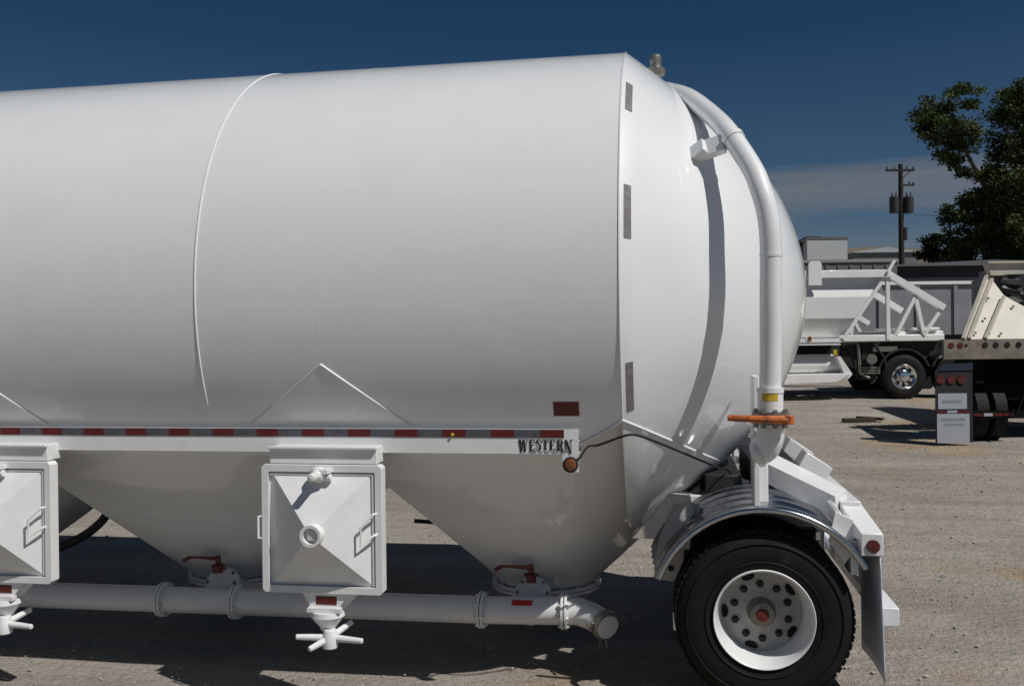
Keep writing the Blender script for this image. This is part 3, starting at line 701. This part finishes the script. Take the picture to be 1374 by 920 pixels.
m_ = MB(); m_.box(-6.5, -.32, -.09, .05, 2.87, 3.05); m_.box(-6.5, -.32, 2.35, 2.5, 2.87, 3.05); m_.box(-6.5, -.36, .051, 2.349, 2.80, 2.868) if False else None
m_.build('top_rail', DW, BD, bevel=.01)
m_ = MB(); m_.prism([(-2.28, 2.70), (-1.97, 2.70), (-1.97, 3.20), (-2.02, 3.27), (-2.23, 3.27), (-2.28, 3.20)], 'y', -.13, -.095); m_.build('top_bracket', DW, BD)
m_ = MB(); m_.box(-6.5, -1.45, -.02, .5, 1.36, 1.45); m_.box(-6.5, -1.5, .0, .03, 1.29, 1.36)
m_.build('lower_flange', DW, BD)
m_ = MB()
def fb(a, b_, w_=.12, y=.05): MB().bar((a[0], y, a[1]), (b_[0], y, b_[1]), w_, w_).build('truss_bar', DW, BD)
for y in (.0, 2.4):
    fb((-.40, 2.97), (.94, 2.14), .15, y); fb((-.38, 2.9), (-.38, 1.40), .085, y)
    if y: continue
    fb((-.40, 2.95), (-1.45, 1.42), .08, y); fb((-.18, 1.55), (.27, 2.42), .085, y); fb((.27, 2.42), (.46, 1.55), .085, y); fb((.46, 1.50), (.88, 2.12), .085, y)
fb((-.42, 2.98), (-.25, 3.27), .07, -.1); fb((-.88, 2.12), (-.38, 1.80), .12, 1.2); fb((-.88, 2.12), (-.6, 1.6), .08, 1.2)
m_ = MB(); m_.box(-1.55, .95, -.02, .14, 1.36, 1.52); m_.box(-.30, 1.0, .141, 2.3, 1.42, 1.60); m_.box(.20, .85, .0, 2.35, 1.601, 1.68)
m_.build('rear_deck', DW, BD, bevel=.02)
m_ = MB(); m_.box(-1.35, .95, .3, .5, 1.0, 1.35); m_.box(-.95, -.62, .12, .6, .45, 1.34); m_.box(-.6, 1.1, .6, 1.9, .5, .95)
m_.prism([(-1.3, 1.3), (-.7, 1.3), (-.8, .55), (-1.0, .5)], 'y', .2, .28); m_.box(-6, 1.2, 1.0, 1.9, .55, 1.3)
m_.build('chassis', DARK, BD)
m_ = MB(); m_.box(-.72, -.15, .02, .25, 1.12, 1.24); 
m_.build('lamp_bracket', CAST, BD)
for q in range(3): MB().box(-1.05+q*.02, -.55, .05, .12, .72-q*.06, .76-q*.06).build('leaf_spring', CAST, BD)
MB().tube([(-1.05, .1, 1.3), (-1.0, .1, .6), (-.8, .1, .5)], .035, 8).build('air_line', CAST, BD)
MB().tube([(-.70, .02, 1.30), (-.62, .02, 1.2), (-.45, .02, .95), (-.42, .02, .7)], .03, 8).build('air_line', DARK, BD)
MB().lathe([(0, .001), (0, .12), (.12, .12), (.12, .001)], (-.78, .06, .95), (0, -1, 0), 16).build('brake_chamber', CAST, BD)
for x_ in (.0, 1.25):
    MB().prism([(x_+.60*math.cos(R_(a)), .54+.62*math.sin(R_(a))) for a in range(20, 161, 14)]+[(x_+.64*math.cos(R_(a)), .54+.66*math.sin(R_(a))) for a in range(160, 19, -14)], 'y', -.02, .5).build('wheel_arch', DARK, BD)
m_ = MB(); v = []
for i in range(13):
    a = R_(-80+i*14)
    for xx in (-6.4, -1.45+.10*math.sin(a)*-1): v.append((xx, .55-.38*math.cos(a)*.9, .82+.25*math.sin(a)))
m_.add(v, [(2*i, 2*i+1, 2*i+3, 2*i+2) for i in range(12)], True)
m_.add([v[2*i+1] for i in range(13)], [tuple(range(13))])
m_.prism([(-6.4, .44), (-1.30, .50), (-1.22, .60), (-1.50, 1.02), (-1.58, 1.02), (-1.42, .62), (-6.4, .55)], 'y', .02, .5)
m_.add([(-6.4, .0, .53), (-1.28, .0, .60), (-1.6, .0, .42), (-6.4, .0, .28), (-6.4, .06, .53), (-1.28, .06, .60), (-1.6, .06, .42), (-6.4, .06, .28)], [(0, 1, 2, 3), (7, 6, 5, 4), (0, 4, 5, 1), (1, 5, 6, 2), (2, 6, 7, 3)])
m_.build('belly_gate', DW, BD, auto=30)
m_ = MB(); m_.box(-1.67, -1.58, .010, .018, 1.05, 1.18); m_.build('yellow_sticker', YELLOW, BD)
m_ = MB()
m_.box(-2.33, -2.17, -.03, -.022, 1.40, 1.55); m_.build('lamp_plate', DW, BD); MB().lathe([(0, .001), (0, .05), (.01, .05), (.01, .001)], (-2.24, -.032, 1.45), (0, -1, 0), 12).build('marker_lamp', AMBER, BD)
for x in (0, 1.25):
    small_wheel(BD, x, .0, .52, .28, CHROME); small_wheel(BD, x, 2.4, .52, .28, CHROME, 1)
m_ = MB(); m_.box(-6.3, -6.0, .2, 2.2, 0.02, 2.0); m_.build('front_support', DW, BD)

# right hand hopper trailer seen from the back
CREAM = mat('cream_paint', (.54, .51, .43), .55, var=.12, vscale=3, dirt=(.36, .28, .18), dscale=2.2, dthr=.62)
RUST = mat('dusty_steel', (.21, .18, .15), .7, var=.35, vscale=5, dirt=(.12, .06, .03), dscale=4, dthr=.58)
TARP = mat('black_tarp', (.02, .022, .025), .5, bump=.03, bscale=3)
SHADE_BLACK = mat('shade_black', (.006, .006, .0065), .85, var=.4, vscale=4, spec=.1)  # deep shade under the trailer, put into the parts' colour
GREYS = mat('grey_sheet', (.17, .18, .19), .6, var=.2, vscale=3)
SIGNW = mat('off_white_sheet', (.36, .385, .43), .5, var=.08, vscale=5)
TT = place('hopper_trailer', (1265-687)*.01246, 15.7, 'dusty cream hopper trailer seen from behind at right edge, underbody blackened as shade', 'trailer')
m_ = MB(); m_.box(0, 2.5, -.03, .03, 1.42, 1.755); m_.box(0, 2.5, .03, .14, 1.72, 1.755)
lbz = m_.build('light_bar', RUST, TT, bevel=.006)
for x in (.125, .275, .375, .69, .87, 1.06, 1.25):
    r_ = .05 if x != .375 else .025
    MB().lathe([(0, .001), (0, r_), (.008, r_*.95), (.010, .001)], (x, -.031, 1.655), (0, -1, 0), 16).build('tail_lamp', REDL if x in (.275, .125) else HOLE, lbz)
m_ = MB(); m_.add([(x, (z-1.757)*.69, z) for x, z in ((.31, 1.757), (2.9, 1.757), (2.9, 1.95), (1.56, 2.31), (1.30, 2.50), (1.18, 2.84), (1.09, 2.84))], [(0, 1, 2, 3, 4, 5, 6)])
o = m_.build('slope_sheet', CREAM, TT); md = o.modifiers.new('thick', 'SOLIDIFY'); md.thickness = .03; o.data.polygons.foreach_set('use_smooth', [False]*len(o.data.polygons))
m_ = MB()
for a, b_ in (((.33, -.03, 1.77), (1.11, .72, 2.86)), ((.43, -.03, 1.77), (1.19, .70, 2.80)), ((.70, -.03, 1.77), (1.26, .44, 2.48))):
    m_.bar(a, b_, .05, .05)
m_.build('rib', CREAM, TT)
m_ = MB()
for x, z, y in ((.56, 1.86, .05), (.78, 1.84, .04), (.98, 1.84, .04), (.98, 2.45, .45), (1.36, 2.30, .36), (.80, 2.1, .21)): m_.lathe([(0, .001), (0, .022), (.02, .02), (.02, .001)], (x, y-.02, z), (0, -1, .5), 10)
m_.build('rivet', RUST, TT)
m_ = MB(); m_.prism([(1.10, 3.07), (2.9, 3.07), (2.9, 2.86), (1.17, 2.86)], 'y', .68, .84); m_.prism([(1.09, 3.071), (1.09, 3.10), (2.9, 3.10), (2.9, 3.071)], 'y', .62, .9); m_.build('top_header', CREAM, TT)
m_ = MB(); m_.box(1.16, 2.9, .86, 1.1, 2.3, 2.95); m_.box(2.4, 2.9, 1.1, 3.9, 1.9, 2.95); m_.build('inner_box', GREYS, TT)
m_ = MB(); v = []; random.seed(3)
for i in range(13):
    for j in range(9): v.append((1.33+i*.1+random.uniform(-.02, .02), .60+random.uniform(-.05, .05), 2.86-(j/8)*(.36+.03*i)+random.uniform(-.015, .015)-(0.0 if i > 1 else .0)))
m_.add(v, [(i*9+j, i*9+j+1, (i+1)*9+j+1, (i+1)*9+j) for i in range(12) for j in range(8)], True)
m_.build('tarp', TARP, TT)
m_ = MB(); m_.box(.62, .75, .15, .9, 1.0, 1.41); m_.box(1.9, 2.05, .15, 3.5, 1.0, 1.41); m_.box(.8, 2.5, .3, 1.2, .72, .98)
m_.box(.62, 2.9, .60, .64, .62, 1.41); m_.box(1.0, 2.9, .95, 1.0, .40, 1.41); m_.box(1.3, 2.9, 1.4, 2.2, .30, 1.2); m_.tube([(.7, .9, .5), (2.5, .9, .5)], .07, 10); m_.build('chassis', SHADE_BLACK, TT)
for x, y in ((.74, .62), (1.05, .62), (2.3, .62), (2.62, .62)):
    MB().lathe([(-.09, .001), (-.09, .27), (-.13, .28), (-.13, .44), (-.10, .5), (.10, .5), (.13, .44), (.13, .28)], (x, y, .5), (1, 0, 0), 30).build('wheel', TYRE, TT)
m_ = MB(); m_.box(.5, 1.4, .1, .16, .42, .55); m_.bar((1.2, -.02, .5), (1.6, .02, 1.38), .04, .04); m_.build('underride_bumper', SHADE_BLACK, TT)
for i, mt in enumerate((RED, SIGNW, RED, RED)): MB().box(.55+i*.17, .70+i*.17, .092, .0985, .46, .51).build('strip', mt, TT)
mf = MB().box(-.16, .46, -.06, -.045, .04, 1.24).build('mud_flap', BLACK, TT)
MB().prism([(-.12, 1.24), (.46, 1.24), (.46, 1.36), (-.02, 1.34)], 'y', -.075, .0).build('flap_bracket', mat('navy_steel', (.02, .028, .045), .4), mf)
for x in (-.08, .10, .27): MB().lathe([(0, .001), (0, .075), (.02, .07), (.024, .04), (.02, .001)], (x, -.062, 1.09), (0, -1, 0), 18).build('tail_lamp', REDL, mf)
MB().box(-.12, .36, -.068, -.0615, .60, .86).build('white_sign', SIGNW, mf)
MB().box(-.14, .40, -.068, -.0615, .035, .52).build('white_panel', SIGNW, mf)
for i, (a, b_, mt) in enumerate(((-.14, .02, RED), (.03, .20, SIGNW), (.21, .40, RED))): MB().box(a, b_, -.067, -.0615, .535, .575).build('strip', mt, mf)
m_ = MB()
random.seed(5)
def lettersrow(z, x0, x1, h):
    x = x0
    while x < x1:
        w_ = random.uniform(.025, .04); m_.box(x, x+w_, -.0705, -.0685, z, z+h); x += w_+.012
lettersrow(.70, -.05, .28, .05); lettersrow(.40, -.07, .32, .05); lettersrow(.32, -.03, .28, .04); m_.build('faded_print', BLUEG, mf)

# grey trailer further back
GT = place('end_dump_trailer', (1225-687)*.0238, 30, 'dull grey trailer body with white top rim behind the truss frame', 'trailer')
m_ = MB(); m_.box(-2.4, 3.6, 0, 2.4, 1.1, 2.70)
for x in (-2.3, -1.1, .1, 1.3, 2.5): m_.box(x, x+.12, -.06, -.001, 1.1, 2.69)
m_.build('body', mat('grey_body', (.22, .225, .245), .6, var=.2, vscale=1.5), GT)
m_ = MB(); m_.box(-2.42, 3.62, -.08, .05, 2.702, 2.80); m_.build('top_rim', DW, GT)
m_ = MB(); m_.box(-2.2, 3.4, .4, 2.0, .6, 1.09); m_.build('chassis', DARK, GT)
for x in (-1.3, 0, 2.6): small_wheel(GT, x, .05, .5, .28, DARK)
# containers, sheds, buildings behind
def shed(name, lx, d, w_, dep_, h_, m1, roofm, label, cat, ribs=True, pitch=.25, door=True):
    o_ = place(name, lx, d, label, cat); m_ = MB(); m_.box(0, w_, 0, dep_, 0, h_)
    if ribs:
        n_ = int(w_/.45)
        for i in range(n_): m_.box(i*w_/n_, i*w_/n_+.12, -.04, -.001, .1, h_-.1)
    m_.build('wall', m1, o_)
    r_ = MB()
    if pitch: r_.prism([(-.2, h_+.002), (w_+.2, h_+.002), (w_+.2, h_+.06), (w_/2, h_+pitch), (-.2, h_+.06)], 'y', -.25, dep_+.2)
    else: r_.box(-.05, w_+.05, -.06, dep_+.05, h_+.002, h_+.12)
    r_.build('roof', roofm, o_)
    if door: MB().box(w_*.42, w_*.58, -.07, -.045, 0, min(2.4, h_*.8)).build('door', DARK, o_)
    return o_
GREYC = mat('grey_container', (.13, .137, .145), .6, var=.25, vscale=1)
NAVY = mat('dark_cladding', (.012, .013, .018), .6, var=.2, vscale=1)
shed('storage_container', (1060-687)*.0302, 38, (1204-1060)*.0302, 2.4, 3.9, GREYC, mat('dusty_roof', (.25, .25, .24), .7), 'long dull grey storage container behind the white dump trailer', 'container', pitch=0)
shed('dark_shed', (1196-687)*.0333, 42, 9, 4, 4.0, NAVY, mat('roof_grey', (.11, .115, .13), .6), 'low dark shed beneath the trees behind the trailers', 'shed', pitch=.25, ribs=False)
o = shed('pale_building', (1084-687)*.0556, 70, 3.0, 4, 8.2, mat('pale_cladding', (.42, .44, .45), .7, var=.05), GREYC, 'tall pale grey building block beyond the yard', 'building', ribs=False, pitch=0, door=False)
MB().box(.3, 1.4, 1, 2, 8.32, 8.5).build('roof_vent', DARK, o)
MB().box(1.0, 1.9, -.03, -.002, 5.5, 6.5).build('window', DARK, o)
o = shed('low_warehouse', (1148-687)*.0714, 90, 6, 8, 8.9, GREYC, mat('light_roof', (.35, .39, .42), .5), 'small low warehouse with light roof beside the utility pole', 'building', ribs=False, pitch=.5)
o = shed('tan_barn', (1100-687)*.0873, 110, 9, 8, 10.0, mat('tan_wall', (.16, .12, .07), .8), mat('tan_roof', (.2, .15, .1), .8), 'distant tan barn with dull roof beyond the containers', 'building', ribs=False, pitch=.7)
o = place('steel_stack', (1075-687)*.0349, 44, 'thin dark steel post standing right beside the tank head', 'post')
MB().box(-.12, .12, -.12, .12, 0, 5.3).build('post', DARK, o); MB().box(-.2, .2, -.2, .2, 5.3, 5.38).build('cap', DARK, o)
MB().box(-.3, .3, -.3, .3, 0, .12).build('base', GREYC, o)
# hills
m_ = MB(); v = []
for i in range(81):
    x = -900+i*30; y = 1050; h_ = 74+50*abs(NZ.noise((i*.11, .5, 0)))+10*NZ.noise((i*.4, 2, 0)); v += [(x, y, -5), (x, y+60, h_+6), (x, y+400, h_*1.1)]
m_.add(v, [(3*i+a, 3*i+3+a, 3*i+4+a, 3*i+1+a) for i in range(80) for a in (0, 1)], True)
tag(m_.build('hills', mat('dry_hills', (.16, .13, .095), .9, var=.3, vscale=.02)), kind='structure')

# utility pole
WOOD = mat('creosote_wood', (.018, .015, .013), .8, var=.3, vscale=3)
TRANS = mat('transformer_grey', (.03, .032, .035), .5)
UP = place('utility_pole', (1211-687)*.0476, 60, 'dark wooden utility pole carrying two transformers', 'utility pole')
MB().tube([(0, 0, 0), (0, 0, 6), (0, 0, 11.85)], [.20, .18, .14], 12).build('pole', WOOD, UP)
m_ = MB(); m_.box(-1.0, .85, -.16, -.05, 11.38, 11.52); m_.box(-.1, .80, -.15, -.06, 10.45, 10.55); m_.bar((.0, -.12, 10.9), (.6, -.12, 11.4), .05, .05)
m_.build('crossarm', WOOD, UP)
m_ = MB()
for x in (-.9, -.45, .35, .75): m_.lathe([(0, .03), (.05, .06), (.08, .035), (.13, .06), (.18, .02), (.18, .001)], (x, -.1, 11.52), (0, 0, 1), 10)
for x in (.5, .75): m_.lathe([(0, .03), (.05, .06), (.13, .05), (.18, .001)], (x, -.1, 10.55), (0, 0, 1), 10)
m_.build('insulators', TRANS, UP)
for x in (-.47, .45):
    o = MB().lathe([(0, .001), (0, .26), (.04, .30), (1.0, .30), (1.06, .24), (1.1, .001)], (x, -.1, 8.72), (0, 0, 1), 18).build('transformer', TRANS, UP)
    m_ = MB()
    for q in (-.13, .12): m_.lathe([(0, .05), (.08, .07), (.14, .04), (.3, .03), (.3, .001)], (x+q, -.1, 9.8), (0, 0, 1), 8)
    m_.build('bushing', TRANS, o)
MB().box(.12, .30, -.2, .0, 7.0, 7.8).build('cutout_box', WOOD, UP)
def wires(name, p, q, sag, label, r_=.012):
    pts = [Vector(p).lerp(Vector(q), i/20)-Vector((0, 0, sag*4*(i/20)*(1-i/20))) for i in range(21)]
    tag(MB().tube(pts, r_, 5).build(name, WIRE), label, 'power line', 'wires strung from the utility pole')
def wp(lx, d, z): return (.2774-sy*d+cy*lx, -7.0094+cy*d+sy*lx, z)
bx = (1211-687)*.0476
wires('power_line', wp(bx+.1, 60, 10.0), wp(bx+14, 52, 9.4), .5, 'thin wire running from the transformers into the tree')
wires('power_line', wp(bx+.2, 60, 10.9), wp(bx+10, 55, 6.0), .2, 'thin wire slanting down from the pole toward the tree', .010)
wires('power_line', wp(bx-.9, 60, 13.0), wp(bx-30, 110, 13.2), 1.5, 'topmost wire leaving the crossarm to the left behind the tank', .006)

o = MB().obox((0, 0, .035), ((1, .2, 0), (-.2, 1, 0), (0, 0, 1)), (.32, .07, .03)); o.obox((.25, .2, .05), ((1, -.9, 0), (.9, 1, 0), (0, 0, 1)), (.28, .05, .025))
o = o.build('timber', mat('old_timber', (.05, .035, .022), .9, var=.4), None); lx = (1150-687)*.0148; o.location = (.2774-sy*18.6+cy*lx, -7.0094+cy*18.6+sy*lx, 0); o.location.z = g(o.location.x, o.location.y)
tag(o, 'broken dark timber pieces lying on the gravel behind the tank', 'timber')

# ------------------------------------------------------------------ trees
BARK = mat('bark', (.06, .048, .038), .9, var=.3, vscale=4)
def leafmat(name, c1, c2):
    m = bpy.data.materials.new(name); m.use_nodes = True; t = m.node_tree; b = t.nodes['Principled BSDF']
    b.inputs['Roughness'].default_value = .6; b.inputs['Specular IOR Level'].default_value = .25
    gi = t.nodes.new('ShaderNodeTexCoord'); n = t.nodes.new('ShaderNodeTexNoise'); n.inputs['Scale'].default_value = .9; n.inputs['Detail'].default_value = 3
    t.links.new(gi.outputs['Object'], n.inputs['Vector'])
    n2 = t.nodes.new('ShaderNodeTexNoise'); n2.inputs['Scale'].default_value = 9; t.links.new(gi.outputs['Object'], n2.inputs['Vector'])
    a = t.nodes.new('ShaderNodeMath'); a.operation = 'ADD'; t.links.new(n.outputs[0], a.inputs[0]); t.links.new(n2.outputs[0], a.inputs[1])
    mr = t.nodes.new('ShaderNodeMapRange'); mr.inputs['From Min'].default_value = .75; mr.inputs['From Max'].default_value = 1.25; t.links.new(a.outputs[0], mr.inputs['Value'])
    mx = t.nodes.new('ShaderNodeMix'); mx.data_type = 'RGBA'; mx.inputs['A'].default_value = (*c1, 1); mx.inputs['B'].default_value = (*c2, 1)
    t.links.new(mr.outputs[0], mx.inputs['Factor']); t.links.new(mx.outputs['Result'], b.inputs['Base Color'])
    tr = t.nodes.new('ShaderNodeBsdfTranslucent'); t.links.new(mx.outputs['Result'], tr.inputs['Color'])
    ms = t.nodes.new('ShaderNodeMixShader'); ms.inputs[0].default_value = .25; t.links.new(b.outputs[0], ms.inputs[1]); t.links.new(tr.outputs[0], ms.inputs[2])
    t.links.new(ms.outputs[0], t.nodes['Material Output'].inputs[0]); return m
LEAF = leafmat('elm_leaves', (.016, .024, .009), (.095, .125, .032))
LEAF2 = leafmat('hedge_leaves', (.008, .012, .006), (.020, .026, .010))
def tree(name, lx, d, blobs, trunk, label, cat, nleaf, lm=LEAF, size=.15, limbs=(), seed=1, group=None):
    rnd = random.Random(seed); o_ = place(name, lx, d, label, cat, group=group)
    m_ = MB(); m_.tube(trunk[0], trunk[1], 10)
    for p, q, r_ in limbs:
        p = Vector(p); q = Vector(q); mid = (p+q)/2+Vector((0, 0, -.3)); m_.tube([p, mid, q], [r_, r_*.7, r_*.35], 8)
    m_.build('trunk', BARK, o_)
    v = []; f = []; tot = sum(b_[3]**2.0 for b_ in blobs)
    for (bx_, by_, bz_, br) in blobs:
        # each blob is a cluster of twig clumps, leaves gather around those
        nc = max(5, int(26*br*br/1.2)); cl = []
        for _ in range(nc):
            while True:
                p = Vector((rnd.uniform(-1, 1), rnd.uniform(-1, 1), rnd.uniform(-1, 1)))
                if p.length < 1: break
            p = p.normalized()*(p.length**.45); cl.append(Vector((bx_, by_, bz_))+Vector((p.x*br, p.y*br, p.z*br*.88)))
        n_ = int(nleaf*br**2.0/tot)
        for _ in range(n_):
            c_ = rnd.choice(cl); s_ = .15+.08*br
            p = c_+Vector([max(-1.7, min(1.7, rnd.gauss(0, 1)))*q_ for q_ in (s_, s_, s_*.6)])
            a = Vector((rnd.gauss(0, 1), rnd.gauss(0, 1), rnd.gauss(0, .6))).normalized(); b_ = a.cross(Vector((rnd.gauss(0, 1), rnd.gauss(0, 1), rnd.gauss(0, 1)))).normalized()
            L = size*rnd.uniform(.6, 1.35); k = len(v)
            v += [p-a*L*.5, p+b_*L*.32, p+a*L*.5, p-b_*L*.32]; f.append((k, k+1, k+2, k+3))
    m_ = MB(); m_.add(v, f); m_.build('crown', lm, o_, weld=False)
    return o_
K = .0357
def bl(px, py, r_, y=0): return ((px-1375)*K, y, .91+(450-py)*K, r_*K)
B1 = [bl(1275, 162, 33), bl(1256, 148, 20, .4), bl(1292, 134, 18, -.5), bl(1250, 190, 12, -.2), bl(1285, 195, 20, .6), bl(1245, 168, 10), bl(1272, 210, 9), bl(1302, 222, 14, .5), bl(1309, 196, 11, .2), bl(1322, 232, 14, 0), bl(1300, 182, 9, -.3)]
B1 += [bl(1362, 155, 20), bl(1384, 140, 32, .5), bl(1410, 160, 60, 1), bl(1368, 200, 24, -1), bl(1342, 245, 24, .8), bl(1375, 260, 55, -1), bl(1310, 282, 24, .3), bl(1350, 312, 42, -1.2), bl(1300, 318, 20, 1), bl(1395, 330, 60, .5), bl(1440, 220, 65, 0), bl(1430, 300, 70, 1), bl(1335, 270, 22, 1.5), bl(1283, 290, 14, .5), bl(1366, 126, 10, -.6), bl(1330, 345, 34, .6), bl(1470, 150, 50, .6), bl(1345, 290, 40, .5), bl(1320, 330, 26, -.8), bl(1384, 210, 34, 1.2)]
T1 = tree('shade_tree', (1375-687)*K, 45, B1, ([(0, 0, 0), (.1, 0, 2.5), (-.2, 0, 5), (0, 0, 8), (.3, 0, 11)], [.5, .4, .33, .24, .1]), 'tall dark leafy tree filling the right edge', 'tree', 120000, group='trees behind the trailers',
          limbs=[((-.1, 0, 5.4), (-3.0, 0, 10.2), .2), ((0, 0, 6.5), (-1.0, -.5, 10.8), .16), ((0, 0, 4.5), (2.4, .4, 8.5), .22), ((-.2, 0, 4.2), (-2.2, .4, 6.6), .14), ((0, 0, 7), (1.4, .5, 12), .15)], seed=4)
K2 = .0413
def bl2(px, py, r_, y=0): return ((px-1262)*K2, y, .91+(450-py)*K2, r_*K2)
tree('small_tree', (1262-687)*K2, 52, [bl2(1250, 325, 12), bl2(1264, 334, 15), bl2(1240, 337, 9), bl2(1282, 332, 14), bl2(1275, 345, 18), bl2(1258, 350, 14), bl2(1245, 322, 6), bl2(1298, 345, 16)], ([(0, 0, 0), (0, 0, 3.2), (.1, 0, 4.6)], [.2, .15, .06]),
     'small dark tree between the utility pole and the tall tree', 'tree', 7500, LEAF2, .16, group='trees behind the trailers', limbs=[((0, 0, 2.8), (-.7, 0, 5.2), .08), ((0, 0, 2.8), (.9, 0, 4.8), .08)], seed=9)
tree('hedge_tree', (1345-687)*K2, 50, [(-1.6, 0, 3.6, 1.2), (0, .3, 3.8, 1.5), (1.6, 0, 3.9, 1.4), (3.2, .2, 3.8, 1.6), (-2.6, .3, 2.6, .8)], ([(0, 0, 0), (0, 0, 2.5), (.1, 0, 3.8)], [.2, .15, .08]),
     'dense dark shrub tree behind the shed, beneath the tall tree', 'tree', 9000, LEAF2, .2, group='trees behind the trailers', limbs=[((0, 0, 1.8), (-1.6, 0, 3.6), .1), ((0, 0, 1.8), (3.0, 0, 3.6), .1)], seed=12)
